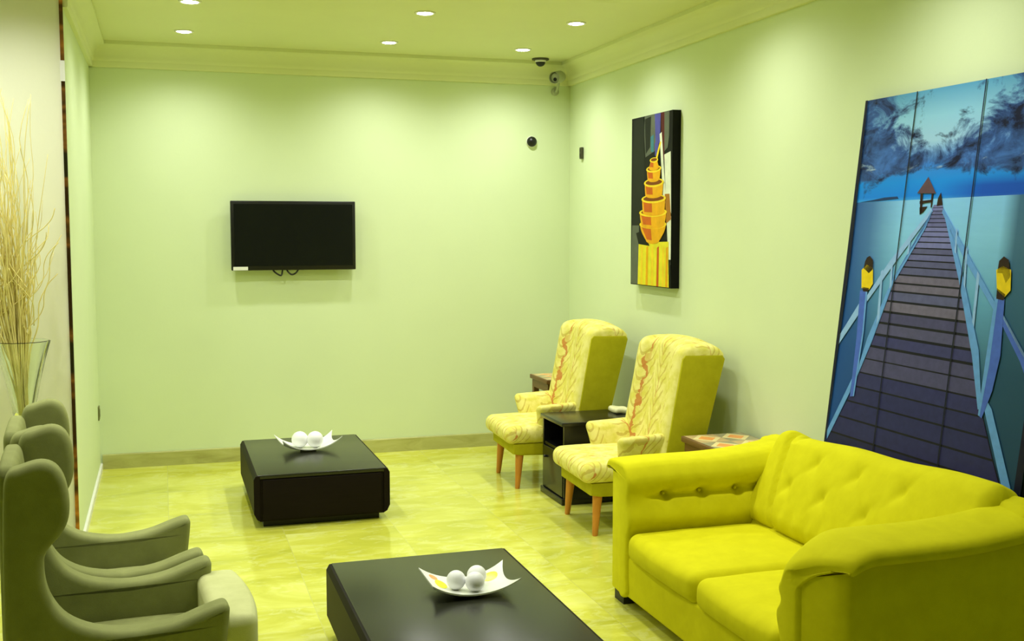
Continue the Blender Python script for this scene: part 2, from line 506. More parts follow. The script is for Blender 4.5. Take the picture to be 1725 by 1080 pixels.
# ------------------------------------------------------------------ coffee tables
def coffee_table(name, label, loc, W, L, H):
    """W along x, L along y; solid block table on a recessed plinth"""
    t = thing(name, label, 'coffee table', loc, 0, 'low dark coffee tables')
    mb = MB(); box(mb, -W / 2 + .05, W / 2 - .05, -L / 2 + .05, L / 2 - .05, 0, .05); mb.build('plinth', M_foot, t, False)
    mb = MB(); rbox(mb, (0, 0, H / 2 + .015), (W - .05, L - .012, H - .045), .006, k=2); mb.build('body', M_table, t)
    mb = MB(); rbox(mb, (0, 0, H - .011), (W - .034, L, .022), .004, k=2); mb.build('top', M_tabletop, t)
    for s in (-1, 1):     # thick end boards with clipped lower corners
        pr = [(s * (W / 2 - .024), H - .002), (s * (W / 2 - .008), H - .004), (s * (W / 2 + .004), H - .026), (s * (W / 2 + .004), .085), (s * (W / 2 - .012), .052), (s * (W / 2 - .030), .042), (s * (W / 2 - .030), H - .002)]
        mb = MB(); prism(mb, pr, 'y', -L / 2 - .002, L / 2 + .002, .002, 1); mb.build('end_board', M_table, t, False)
    for s in (-1, 1):
        mb = MB(); rbox(mb, (0, s * (L / 2 - .003), H / 2 + .01), (W - .09, .012, H - .075), .003, k=2); mb.build('drawer_front', M_table, t)
    return t
coffee_table('coffee_table', 'dark wood block coffee table under the television', (.828, 6.69, 0), .75, 1.08, .30)
coffee_table('coffee_table', 'dark wood block coffee table in front of the yellow sofa, cut by the bottom edge', (.988, 3.86, 0), .76, 1.13, .30)

def dish(loc, rz, label, sx, sy, zc, hs):
    t = thing('serving_dish', label, 'dish', loc, rz, 'white dishes on the coffee tables')
    n = 20; vs = []; fs = []; mi = []
    def surf(u, v, off):
        x = u * sx / 2; y = v * sy / 2
        # sides bow inwards, corners rise
        k = 1 - .10 * (1 - u * u) * (abs(v)) - .0
        k2 = 1 - .14 * (1 - v * v) * (abs(u))
        z = .008 + zc * (.30 * (u * u) + .12 * (v * v) + .58 * (u * u * v * v) + hs * u ** 4)
        return Vector((x * k2, y * k, z + off))
    def N(i): return -1 + 2 * i / n
    top = MB(); vs = []
    for off in (0.006, 0):
        for i in range(n + 1):
            for j in range(n + 1): vs.append(surf(N(i), N(j), off))
    S = (n + 1) ** 2
    for i in range(n):
        for j in range(n):
            a = i * (n + 1) + j; b = a + n + 1
            fs.append((a, b, b + 1, a + 1)); fs.append((S + a, S + a + 1, S + b + 1, S + b))
    edge = [i * (n + 1) for i in range(n + 1)] + [n * (n + 1) + j for j in range(1, n + 1)] + [i * (n + 1) + n for i in range(n - 1, -1, -1)] + [j for j in range(n - 1, 0, -1)]
    for i in range(len(edge)):
        a, b = edge[i], edge[(i + 1) % len(edge)]
        fs.append((b, a, S + a, S + b))
    top.add(vs, fs); top.build('plate', M_ceramic, t, True, 50)
    mb = MB(); lathe(mb, [(.045, 0), (.05, .004), (.055, .0095)], 28); mb.build('foot_ring', M_ceramic, t)
    return t, surf
M_yel = plain('yellow_glaze', (.85, .85, .02), .25); M_org = plain('orange_glaze', (.85, .42, .16), .25)
d1, s1 = dish((.828, 6.80, .30), R(8), 'white dish with upturned corners on the table under the television', .37, .22, .062, .25)
d2, s2 = dish((1.068, 3.925, .30), R(0), 'white dish with yellow corners on the table in front of the sofa', .335, .235, .048, .15)
# painted patches on the nearer dish
for nm, mt, cu, cv_, ru, rv in (('yellow_patch', M_yel, -.66, .25, .15, .38), ('yellow_patch', M_yel, .60, .52, .24, .30), ('orange_patch', M_org, -.74, .74, .10, .16)):
    mb = MB(); vs = [s2(cu, cv_, .0066)]; fs = []
    for i in range(16):
        a = 2 * PI * i / 16; vs.append(s2(cu + ru * math.cos(a), cv_ + rv * math.sin(a), .0066))
    for i in range(16): fs.append((0, 1 + i, 1 + (i + 1) % 16))
    mb.add(vs, fs); tag(mb.build(nm, mt, d2), nm.replace('_', ' ') + ' of glaze')
def ball(c, r, label, grp):
    mb = MB(); sphere(mb, (0, 0, 0), r, 32)
    o = mb.build('decor_ball', M_ball, None, True, loc=c)
    tag(o, label, 'ball', grp)
z0 = .316
ball((.778, 6.80, z0 + .050), .050, 'left white ball in the dish under the television', 'white balls in dishes')
ball((.868, 6.775, z0 + .050), .050, 'right white ball in the dish under the television', 'white balls in dishes')
ball((1.012, 3.905, z0 + .036), .036, 'left white ball in the yellow-cornered dish on the front table', 'white balls in dishes')
ball((1.100, 3.935, z0 + .037), .037, 'rear right white ball in the yellow-cornered dish on the front table', 'white balls in dishes')
ball((1.074, 3.866, z0 + .036), .036, 'front white ball in the yellow-cornered dish on the front table', 'white balls in dishes')

# ------------------------------------------------------------------ sofa
def build_sofa():
    t = thing('sofa', 'yellow velvet two seat sofa with tufted arms against the right wall', 'sofa', (0, 0, 0))
    XFt = 1.88
    # base
    mb = MB(); rbox(mb, ((XFt + 2.68) / 2, 3.68, .155), (2.68 - XFt, 1.36, .19), .02, (6, 10, 2)); mb.build('base', M_sofa, t)
    for fx in (XFt + .07, 2.60):
        for fy in (2.93, 4.46):
            mb = MB(); box(mb, fx - .045, fx + .045, fy - .05, fy + .05, 0, .065); mb.build('foot', M_foot, t, False)
    # seat cushions
    for (y0, y1) in ((3.665, 4.285), (3.065, 3.655)):
        sx, sy, sz = .74, y1 - y0, .125
        def fn(p, n, sx=sx, sy=sy, sz=sz):
            u, v = p.x / (sx / 2), p.y / (sy / 2)
            b = (1 - u * u) * (1 - v * v)
            q = p.copy()
            if n.z > 0: q.z += .020 * b + .004 * math.sin(p.x * 23 + p.y * 17) * b
            if n.x < 0: q.x -= .018 * (1 - v * v) * (1 - (p.z / (sz / 2)) ** 2)
            return q
        mb = MB(); rbox(mb, (XFt + sx / 2 - .02, (y0 + y1) / 2, .298), (sx, sy, sz), .045, (16, 14, 2), 5, fn); c = mb.build('seat_cushion', M_sofa, t)
        # piping along the front edges
    # arms: body plus a fat pad that drapes over inside and top
    def arm(yin, s, top, droop, flare):
        ar = bpy.data.objects.new('arm', None)
        mb = MB()
        out = [(XFt + .05, .06), (XFt + .012, .10), (XFt + .012, top - .13), (XFt + .05, top - .085), (XFt + .12, top - .07), (2.60, top - .06), (2.70, top - .05), (2.70, .06)]
        w = .230
        ya, yb = sorted((yin + s * .07, yin + s * w))
        pts = [(XFt - .006, yin + s * .05), (XFt - .006, yin + s * .19), (XFt + .000, yin + s * .205), (XFt + .010, yin + s * .223), (XFt + .026, yin + s * .232), (XFt + .05, yin + s * w), (2.70, yin + s * w), (2.70, yin + s * .05)]
        def shape(q, d):
            # the front face swings back towards the outside, the top falls towards the front
            near = max(0, min(1, (XFt + .30 - q.x) / .30))
            q.x += flare * max(0, min(1, (d - .06) / .20)) * near
            g = max(0, min(1.1, (XFt + .17 - q.x) / .17))
            q.z -= droop * g * g * max(0, min(1, (q.z - top + .27) / .2))
            return q
        def fbd(p):
            return shape(p.copy(), (p.y - yin) * s)
        prism(mb, pts, 'z', .06, top - .022, .008, 3, 1, fbd)
        body = mb.build('arm', M_sofa, t, True, 50)
        # pad cross-section: d = distance outwards from the inner face, z
        cs = [(0, .16), (0, .235), (-.004, .33), (-.006, .42), (-.006, .50), (-.008, top - .10), (0, top - .045), (.025, top - .008), (.07, top + .004), (.15, top), (.215, top - .008), (.250, top - .020), (.266, top - .042),
              (.257, top - .062), (.238, top - .057), (.20, top - .052), (.14, top - .056), (.10, top - .075), (.09, top - .11), (.09, .40), (.09, .08), (.0, .08)]
        cs = catmull([(yin + s * a, b) for a, b in cs], 6)
        bts = [(XFt + .175, .505), (XFt + .35, .507), (XFt + .525, .505)]
        def fn(p):
            q = p.copy(); d = (p.y - yin) * s
            if d < .045 and p.z < top - .01:
                e = 0
                if XFt + .06 < p.x < XFt + .66:
                    # crease that links the buttons
                    e += .026 * math.exp(-((p.z - .505) / .016) ** 2) * min(1, (p.x - XFt - .06) / .08)
                for (bx, bz) in bts:
                    e += .026 * math.exp(-(((p.x - bx) / .030) ** 2 + ((p.z - bz) / .030) ** 2))
                    for ang in (60, 120, 250, 290):
                        dx, dz = p.x - bx, p.z - bz
                        al = dx * math.cos(R(ang)) + dz * math.sin(R(ang)); pe = -dx * math.sin(R(ang)) + dz * math.cos(R(ang))
                        if al > 0: e += .009 * math.exp(-(al / .06) ** 2) * math.exp(-(pe / .011) ** 2)
                e -= .026 * math.exp(-((p.z - .41) / .055) ** 2) + .014 * math.exp(-((p.z - .58) / .04) ** 2)
                q.y += s * e
            # gentle rise at the back, droop at the front
            f = max(0, (p.x - 2.25) / .45)
            if p.z > top - .15: q.z += .045 * f * f
            return shape(q, d)
        mb = MB(); prism(mb, cs, 'x', XFt - .014, 2.68, .017, 5, 70, fn); pad = mb.build('arm_pad', M_sofa, body)
        for (bx, bz) in bts:
            mb = MB(); sphere(mb, (bx, yin + s * .040, bz), .0075, 12); mb.build('button', M_sofa, body)
        return body
    arm(4.30, 1, .650, .008, .015)
    arm(3.06, -1, .695, .090, .085)
    # back
    mb = MB()
    pr = [(2.44, .10), (2.46, .36), (2.62, .66), (2.68, .70), (2.735, .70), (2.745, .66), (2.70, .40), (2.69, .06), (2.50, .06)]
    prism(mb, catmull(pr, 3), 'y', 2.84, 4.55, .03, 4, 2); mb.v = [(x, y, z + (max(0, z - .3) / .4) * .055 * (4.3 - y) / 1.4) for x, y, z in mb.v]; back = mb.build('back_frame', M_sofa, t, True, 60)
    # plump back cushion; local axes: x = thickness, y = along the sofa, z = up the reclined face
    ang = math.atan2(.20, .40)
    Mr = Matrix.Rotation(ang, 4, 'Y')
    L0, T0, H0 = 1.36, .17, .43
    bt = [(-.42, -.02), (-.14, -.02), (.14, -.02), (.40, -.02), (-.28, .10), (0, .10), (.28, .10)]
    def fb(p, n):
        q = p.copy(); u, v = p.y / (L0 / 2), p.z / (H0 / 2)
        if n.x < .3:
            q.x -= .030 * (1 - u * u) * (1 - v * v)
            e = 0
            for (by, bz) in bt:
                dy, dz = p.y - by, p.z - bz
                e += .010 * math.exp(-((dy / .035) ** 2 + (dz / .035) ** 2))
                for a2 in (50, 130, 230, 310):
                    al = dy * math.cos(R(a2)) + dz * math.sin(R(a2)); pe = -dy * math.sin(R(a2)) + dz * math.cos(R(a2))
                    if al > 0: e += .007 * math.exp(-(al / .08) ** 2) * math.exp(-(pe / .012) ** 2)
            # deep fold near the far corner, ruching along the lower edge
            e += .042 * math.exp(-((p.y - .50 - .06 * v) / .014) ** 2)
            e += .004 * math.sin(p.y * 60 + 3 * math.sin(p.z * 9)) * math.exp(-((v + .75) / .25) ** 2)
            q.x += e
        if p.z > 0: q.z += (p.z / (H0 / 2)) * .058 * (.50 - p.y) / 1.3
        if n.z > .2:
            q.z += .012 * math.exp(-((p.y - .60) / .05) ** 2) - .012 * math.exp(-((p.y - .50) / .02) ** 2) + .004 * math.sin(p.y * 11)
        return q
    mb = MB(); rbox(mb, (2.592, 3.655, .545), (T0, L0, H0), .062, (2, 90, 26), 6, fb, Mr); bc = mb.build('back_cushion', M_sofa, t)
    return t
build_sofa()

# ------------------------------------------------------------------ floral wing chairs
def build_floral(label, loc, rz):
    t = thing('wing_chair', label, 'armchair', loc, rz, 'floral wing chairs along the right wall')
    # local: x backwards from the front of the seat, y across (0 = middle)
    mb = MB()
    prism(mb, [(.045, .225), (.045, .292), (.62, .292), (.62, .20), (.10, .215)], 'y', -.262, .262, .012, 3); mb.build('seat_frame', M_olive, t, True, 40)
    for (x, y, sx, sy) in ((.095, -.225, -.018, -.012), (.095, .225, -.018, .012), (.56, -.22, .03, -.012), (.56, .22, .03, .012)):
        mb = MB(); vs = []
        for z, r in ((.0, .014), (.01, .016), (.12, .022), (.225, .028)):
            k = 1 - z / .225
            for i in range(12):
                a = 2 * PI * i / 12
                vs.append((x + sx * k + r * math.cos(a), y + sy * k + r * math.sin(a), z))
        fs = [tuple(reversed(range(12))), tuple(36 + i for i in range(12))]
        for k in range(3):
            for i in range(12):
                j = (i + 1) % 12; fs.append((k * 12 + i, k * 12 + j, (k + 1) * 12 + j, (k + 1) * 12 + i))
        mb.add(vs, fs); mb.build('leg', M_leg, t, True, 60)
    def fs_(p, n):
        q = p.copy(); u, v = p.x / .26, p.y / .285
        b = (1 - u * u) * (1 - v * v)
        if n.z > 0: q.z += .022 * b
        return q
    mb = MB(); rbox(mb, (.26, 0, .346), (.54, .57, .112), .05, (10, 10, 1), 5, fs_); mb.build('seat_cushion', M_floral, t)
    prof = catmull([(.40, .32), (.43, .42), (.470, .62), (.505, .80), (.530, .95), (.545, 1.01), (.585, 1.045), (.66, 1.052), (.74, 1.04), (.785, 1.005), (.795, .95), (.745, .76), (.690, .56), (.655, .42), (.63, .30), (.50, .29)], 4)
    hw = .315
    def fbk(p):
        q = p.copy()
        a = abs(p.y)
        # recessed middle between the two wings, on the front side only
        face = .43 + (p.z - .42) * .19
        fr = max(0, min(1, (face + .12 - p.x) / .08))
        k = 1 / (1 + math.exp((a - .185) / .012))
        q.x += .048 * fr * k - .010 * fr * math.exp(-((a - .24) / .05) ** 2)
        q.x -= .02 * fr * math.exp(-(p.y / .1) ** 2)
        q.z -= .03 * (a / hw) ** 2 * max(0, (p.z - .9) / .15)
        if p.z > .9: q.z += (-.012 * math.exp(-((a - .19) / .015) ** 2))
        return q
    mb = MB(); prism(mb, prof, 'y', -hw, hw, .035, 5, 44, fbk); bk = mb.build('backrest', M_floral, t)
    for s in (-1, 1):
        pan = [(.452, .43), (.543, .952), (.56, .972), (.775, .968), (.79, .948), (.672, .47), (.63, .30), (.46, .30)]
        mb = MB(); a, b = sorted((s * (hw - .012), s * (hw + .006))); prism(mb, pan, 'y', a, b, .004, 2); tag(mb.build('side_panel', M_olive, t, True, 40), 'plain olive velvet side panel')
    pan = [(-.27, .0), (.27, .0), (.27, .66), (.25, .68), (-.25, .68), (-.27, .66)]
    mb = MB(); Mb = Matrix.Translation((.6335, 0, .31)) @ Matrix.Rotation(R(14.2), 4, 'Y')
    prism(mb, pan, 'x', 0, .012, .003, 2); mb.v = [tuple(Mb @ Vector(p)) for p in mb.v]; tag(mb.build('back_panel', M_olive, t, True, 40), 'plain olive velvet back panel')
    for s in (-1, 1):
        def fa(p, n, s=s):
            q = p.copy()
            q.y += s * (.030 * (p.z / .11) + .012 * (p.z / .11) ** 2)
            q.x += -.020 * (p.z / .11) * (1 if p.x < -.1 else 0)
            q.z += .012 * max(0, p.z / .11) * (p.x / .2)
            return q
        mb = MB(); rbox(mb, (.345, s * .232, .440), (.27, .085, .20), .040, (8, 1, 6), 5, fa); mb.build('arm', M_floral, t)
    return t
build_floral('floral wing chair next to the yellow sofa, nearer of the two', (2.125, 5.715, 0), R(-2))
build_floral('floral wing chair in the corner beyond the black cabinet, farther of the two', (2.060, 6.885, 0), R(-2))

# ------------------------------------------------------------------ black cabinet between the wing chairs
t = thing('side_cabinet', 'small black open cabinet between the two floral chairs', 'side table', (2.515, 6.335, 0))
hx, hy, H = .255, .185, .50
mb = MB(); rbox(mb, (0, 0, H - .012), (2 * hx + .03, 2 * hy + .03, .024), .004, k=2); mb.build('top', M_blk, t)
mb = MB(); rbox(mb, (0, 0, .02), (2 * hx + .03, 2 * hy + .03, .04), .005, k=2); mb.build('base', M_blk, t)
for s in (-1, 1):
    mb = MB(); box(mb, -hx, hx, s * hy - .009, s * hy + .009, .04, H - .024); mb.build('side_board', M_blk, t, False)
mb = MB(); box(mb, hx - .012, hx, -hy + .009, hy - .009, .04, H - .024); mb.build('back_board', M_blk, t, False)
mb = MB(); box(mb, -hx + .005, hx - .012, -hy + .009, hy - .009, .31, .328); mb.build('shelf', M_blk, t, False)
dr = MB(); rbox(dr, (-hx + .004, 0, .175), (.018, 2 * hy - .022, .262), .003, k=2); dr = dr.build('door', M_blk, t)
mb = MB(); sphere(mb, (-hx - .012, .12, .24), .009, 12); mb.build('knob', M_black, dr)

# folded cream cloth lying on it
mb = MB()
def fc(p, n):
    q = p.copy(); q.z += .004 * math.sin(p.x * 60) * math.cos(p.y * 50); return q
rbox(mb, (2.725, 6.405, .5165), (.10, .14, .032), .014, (6, 8, 1), 3, fc)
tag(mb.build('folded_cloth', M_cream), 'small folded cream cloth on the black cabinet against the chair back', 'cloth')

# ------------------------------------------------------------------ patterned end tables
M_pat_o = plain('orange_tile', (.85, .36, .10), .4, var=.15); M_pat_c = plain('cream_tile', (.80, .68, .32), .4, var=.15)
M_pat_g = plain('grey_tile', (.34, .31, .17), .4, var=.25); M_pat_t = plain('tan_tile', (.55, .40, .18), .4, var=.2)
def end_table(label, loc, W, L, H, name='end_table'):
    t = thing(name, label, 'end table', loc, 0, 'patterned end tables beside the floral chairs')
    mb = MB(); rbox(mb, (0, 0, H - .016), (W, L, .03), .004, k=2); tp = mb.build('top', M_brown, t)
    # diamond inlay
    mb = MB(); z = H + .0002
    nx, ny = 2, 3
    a, b = (W - .02) / nx, (L - .02) / ny
    for i in range(nx):
        for j in range(ny):
            cx = -W / 2 + .01 + a * (i + .5); cy = -L / 2 + .01 + b * (j + .5)
            mb.add([(cx - a / 2, cy - b / 2, z), (cx + a / 2, cy - b / 2, z), (cx + a / 2, cy + b / 2, z), (cx - a / 2, cy + b / 2, z)], [(0, 1, 2, 3)], 2 if (i + j) % 2 else 3)
            mb.add([(cx - a * .48, cy, z + .0004), (cx, cy - b * .48, z + .0004), (cx + a * .48, cy, z + .0004), (cx, cy + b * .48, z + .0004)], [(0, 1, 2, 3)], 1)
            mb.add([(cx - a * .30, cy, z + .0008), (cx, cy - b * .30, z + .0008), (cx + a * .30, cy, z + .0008), (cx, cy + b * .30, z + .0008)], [(0, 1, 2, 3)], 0)
    mb.build('inlay', [M_pat_o, M_pat_c, M_pat_g, M_pat_t], tp, False)
    mb = MB(); box(mb, -W / 2 + .015, W / 2 - .015, -L / 2 + .015, L / 2 - .015, H - .09, H - .031); mb.build('apron', M_brown, t, False)
    for sx in (-1, 1):
        for sy in (-1, 1):
            mb = MB(); box(mb, sx * (W / 2 - .035) - .02, sx * (W / 2 - .035) + .02, sy * (L / 2 - .035) - .02, sy * (L / 2 - .035) + .02, 0, H - .09); mb.build('leg', M_brown, t, False)
    return t
end_table('end table with orange and cream patterned top behind the sofa arm', (2.79, 4.985, 0), .36, .62, .555)
end_table('brown end table in the far corner, mostly hidden by the farther floral chair', (2.775, 7.58, 0), .38, .38, .58)

# ------------------------------------------------------------------ green-grey winged armchairs on the left
def build_grey(label, loc, rz, push):
    t = thing('tub_armchair', label, 'armchair', loc, rz, 'olive grey winged armchairs on the left')
    # local x forward (0 = rear), y across, near panel at y=0..
    ox = -.465
    pr = [(-.455, .06), (-.462, .30), (-.460, .60), (-.452, .90), (-.440, .985), (-.400, 1.006), (-.348, 1.017), (-.308, 1.0), (-.284, .955), (-.274, .885), (-.281, .83),
          (-.303, .787), (-.333, .752), (-.348, .715), (-.347, .645), (-.329, .581), (-.288, .524), (-.217, .484), (-.118, .464), (-.04, .466), (.03, .477), (.100, .500), (.150, .514), (.166, .513), (.175, .503), (.177, .485), (.168, .40), (.150, .25), (.135, .075), (.10, .06), (-.20, .055)]
    pr = catmull([(x - ox, z - .02 * min(1, max(0, (z - .1) / .3)) - .018 * max(0, min(1, (z - .6) / .3))) for x, z in pr], 4)
    W, TH = .59, .095
    for s in (0, 1):
        y0 = 0 if s == 0 else W - TH
        def fp(p, s=s):
            q = p.copy()
            k = max(0, (p.z - .62) / .4)
            q.y += (-.006 if s == 0 else .006) * k
            q.z += (0 if s == 0 else .022) * min(1, k)
            q.x += (0 if s == 0 else .022) * min(1, k)
            return q
        mb = MB(); prism(mb, pr, 'y', y0, y0 + TH, .024, 6, 2, fp); mb.build('wing_side', M_grey, t, True, 70)
    # backrest between the sides
    def fb(p, n):
        q = p.copy()
        q.x -= (p.x + .055) * .50 * max(0, p.z / .43)
        if n.z > .3: q.z += .006 * (1 - (p.y / .2) ** 2)
        return q
    mb = MB(); rbox(mb, (.048, W / 2, .516), (.11, W - 2 * TH + .02, .875), .035, (2, 8, 10), 5, fb); mb.build('backrest', M_grey, t)
    mb = MB(); rbox(mb, (.32, W / 2, .19), (.56, W - 2 * TH + .01, .25), .02, (1, 1, 1), 3); mb.build('seat_base', M_grey, t)
    def fc_(p, n):
        q = p.copy(); v = p.y / .2; u = p.x / .23
        if n.z > .2: q.z += .018 * (1 - v * v) * (1 - u * u)
        return q
    mb = MB(); rbox(mb, (.345, W / 2, .275), (.46, W - 2 * TH - .006, .11), .035, (8, 8, 1), 5, fc_); c = mb.build('seat_cushion', M_grey, t)
    def fn_(p, n):
        q = p.copy(); v = p.y / (W / 2)
        if n.x > .2: q.x += .03 * (1 - v * v)
        return q
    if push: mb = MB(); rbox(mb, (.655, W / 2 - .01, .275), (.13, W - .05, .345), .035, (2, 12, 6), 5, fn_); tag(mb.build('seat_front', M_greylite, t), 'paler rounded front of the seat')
    for fx in (.06, .55):
        for fy in (.05, W - .05):
            mb = MB(); lathe(mb, [(.018, 0), (.024, .07)], 14, (fx, fy, 0)); mb.build('foot', M_foot, t, True, 50)
    return t
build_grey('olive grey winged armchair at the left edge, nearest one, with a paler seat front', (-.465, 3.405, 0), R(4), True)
build_grey('olive grey winged armchair at left, second one, in front of the glass vase', (-.522, 4.010, 0), R(4), False)

# ------------------------------------------------------------------ glass vase and dried branches
vx, vy = -.645, 5.70
mb = MB()
outer = [(.085, 0), (.088, .006), (.070, .02), (.035, .05), (.026, .12), (.030, .40), (.040, .62), (.043, .70), (.052, .715), (.052, .735), (.046, .75), (.058, .83), (.078, .93), (.102, 1.03), (.128, 1.120)]
inner = [(.121, 1.123), (.086, 1.03), (.059, .93), (.039, .83), (.028, .76), (.018, .74), (1e-6, .73)]
lathe(mb, [(1e-6, 0)] + outer + inner, 48)
tag(mb.build('glass_vase', M_glass, None, True, 60, loc=(vx, vy, 0)), 'tall flared clear glass vase of dried branches standing behind the armchairs', 'vase')
mb = MB()
rnd = random.Random(3)
for i in range(95):
    a = rnd.uniform(0, 2 * PI); r0 = rnd.uniform(0, .022)
    sp = rnd.uniform(.05, .30) * (.6 if i % 3 else 1)
    hh = rnd.uniform(1.5, 2.36)
    px, py = r0 * math.cos(a), r0 * math.sin(a)
    b = a + rnd.uniform(-.6, .6)
    path = []
    for k in range(9):
        f = k / 8
        g = f ** 1.35
        wob = .034 * f
        x = px + sp * g * math.cos(b) - .05 * f + rnd.uniform(-wob, wob)
        y = py + sp * .55 * g * math.sin(b) * .9 + rnd.uniform(-wob, wob) * .6
        z = .765 + (hh - .765) * f
        if z < 1.13:     # stay inside the flare
            lim = .022 + max(0, (z - .83)) * .26
            rr = math.hypot(x, y)
            if rr > lim: x *= lim / rr; y *= lim / rr
        path.append((x, min(y, .19), z))
    pc = catmull(path, 3, False)
    rr = rnd.uniform(.0028, .0048)
    tube(mb, pc, [rr * (1 - .65 * j / (len(pc) - 1)) for j in range(len(pc))], 6)
    if i % 3 == 0:      # side twigs that curl
        s0 = Vector(pc[len(pc) // 2]); dr = Vector((rnd.uniform(-.8, 1.0), rnd.uniform(-.4, .3), 1.2)).normalized()
        q = [s0 + dr * .06 * j + Vector((.020 * math.sin(j * 1.3 + i), .0, 0)) for j in range(6)]
        q = [Vector((p.x, min(p.y, .19), min(p.z, 2.38))) for p in q]
        tube(mb, catmull(q, 3, False), .0022, 6)
tag(mb.build('dried_branches', M_twig, None, True, loc=(vx, vy, 0)), 'spray of thin golden dried branches standing in the glass vase', 'branches', kind='stuff')

# ------------------------------------------------------------------ pictures
def poly(mb, pts, z, m, up):
    A = sum(pts[i][0] * pts[(i + 1) % len(pts)][1] - pts[(i + 1) % len(pts)][0] * pts[i][1] for i in range(len(pts)))
    p = [(u, up - v, z) for (u, v) in pts]
    if A > 0: p.reverse()
    mb.add(p, [tuple(range(len(p)))], m)

def clip(pts, u0, u1):
    for lim, keep in ((u0, lambda u, l: u >= l), (u1, lambda u, l: u <= l)):
        out = []
        for i in range(len(pts)):
            a, b = pts[i], pts[(i + 1) % len(pts)]
            ka, kb = keep(a[0], lim), keep(b[0], lim)
            if ka: out.append(a)
            if ka != kb:
                f = (lim - a[0]) / (b[0] - a[0]); out.append((lim, a[1] + f * (b[1] - a[1])))
        pts = out
    return pts

PH, PW = 2.215, 1.185
def pc(r, g, b):
    c = rgb(r, g, b)
    return (c[0] * .80, c[1] * .82, min(1, c[2] * 1.35))
def sky_mat():
    t = NT('printed_sky'); co = t.coord()
    sp = t.node('ShaderNodeSeparateXYZ'); t.link(co, sp.inputs[0])
    u = sp.outputs[0]; v = t.math('SUBTRACT', PH, sp.outputs[1])
    v5 = t.math('MULTIPLY', v, 2.0)
    base = t.ramp(v5, [(0, pc(90, 165, 170)), (.22, pc(150, 210, 195)), (.42, pc(170, 215, 200)), (.60, pc(60, 140, 190)), (.74, pc(15, 150, 205)), (.86, pc(15, 140, 205)), (.92, pc(80, 190, 215))])
    mp = t.mapping(co, scale=(1, 1.5, 1))
    n = t.noise(mp, 6.0, 8, .66, .5)
    n2 = t.noise(t.mapping(co, scale=(1, 4, 1)), 6, 5, .6, .3)
    bias = t.ramp(v5, [(0, .44), (.2, .47), (.42, .56), (.58, .68), (.64, .60), (.72, .36), (.9, .20)])
    # the heavy cloud banks at left and right, the opening in the middle
    bu = t.ramp(u, [(0, .72), (.18, .62), (.36, .46), (.55, .38), (.68, .50), (.95, .62)])
    s = t.math('ADD', t.math('ADD', n, t.math('SUBTRACT', bias, .5)), t.math('SUBTRACT', bu, .5))
    mask = t.ramp(s, [(.47, 0.0), (.52, .55), (.60, 1.0)])
    navy = t.mix(t.ramp(n, [(.38, 0.0), (.62, 1.0)]), pc(70, 120, 165), pc(5, 12, 42))
    c = t.mix(mask, base, navy)
    wc = t.ramp(t.math('ADD', n2, t.math('SUBTRACT', t.ramp(v5, [(.45, .30), (.58, .52), (.66, .52), (.72, .2)]), .5)), [(.60, 0.0), (.70, 1.0)])
    c = t.mix(t.math('MULTIPLY', wc, .6), c, pc(200, 225, 200))
    # the printed band under the cloud on the right is a deep blue
    d = t.math('MULTIPLY', t.ramp(v5, [(.72, 0.0), (.80, 1.0)]), t.ramp(u, [(.55, 0.0), (.80, 1.0)]))
    c = t.mix(t.math('MULTIPLY', d, .75), c, pc(10, 60, 160))
    t.setc(c); t.set(Roughness=.5); t.b.inputs['Specular IOR Level'].default_value = .2; return t.mat
def sea_mat():
    t = NT('printed_sea'); co = t.coord()
    sp = t.node('ShaderNodeSeparateXYZ'); t.link(co, sp.inputs[0])
    u = sp.outputs[0]; v = t.math('SUBTRACT', PH, sp.outputs[1])
    c = t.ramp(t.math('SUBTRACT', v, .44), [(0, pc(150, 220, 225)), (.15, pc(150, 220, 215)), (.40, pc(110, 180, 180)), (.65, pc(62, 112, 115)), (1.0, pc(24, 45, 55))])
    c = t.mix(t.ramp(u, [(.0, .95), (.14, .75), (.34, 0.0)]), c, pc(18, 78, 130))
    c = t.mix(t.ramp(u, [(.92, 0.0), (1.18, .8)]), c, pc(30, 75, 85))
    n = t.noise(t.mapping(co, scale=(1, 6, 1)), 8, 4)
    c = t.mix(t.math('MULTIPLY', n, .12), c, pc(30, 80, 120))
    t.setc(c); t.set(Roughness=.5); t.b.inputs['Specular IOR Level'].default_value = .2; return t.mat
def pr(name, r, g, b, var=.2):
    c = rgb(r, g, b)
    rr = var > .25
    return plain('printed_' + name, (c[0] * .9, c[1] * .88, min(1, c[2] * 1.25)), .45, spec=.2, var=var, nscale=30)
mats = [sky_mat(), sea_mat(), pr('navy', 10, 14, 40), pr('hut', 95, 70, 70), pr('isle', 25, 60, 95), pr('rail', 105, 165, 205), pr('pale_rail', 150, 195, 220), pr('post', 75, 110, 185),
        pr('yellow', 245, 215, 20), pr('cap', 45, 25, 15), pr('gap', 14, 13, 28)]
PL = len(mats)
planks = [(120, 125, 160), (105, 108, 140), (92, 94, 120), (112, 106, 116), (84, 82, 106), (76, 74, 102), (60, 60, 100), (48, 48, 90), (42, 42, 84), (34, 34, 70), (28, 28, 56), (24, 24, 46)]
mats += [pr('plank', *c, var=.3) for c in planks]
L1 = .0006
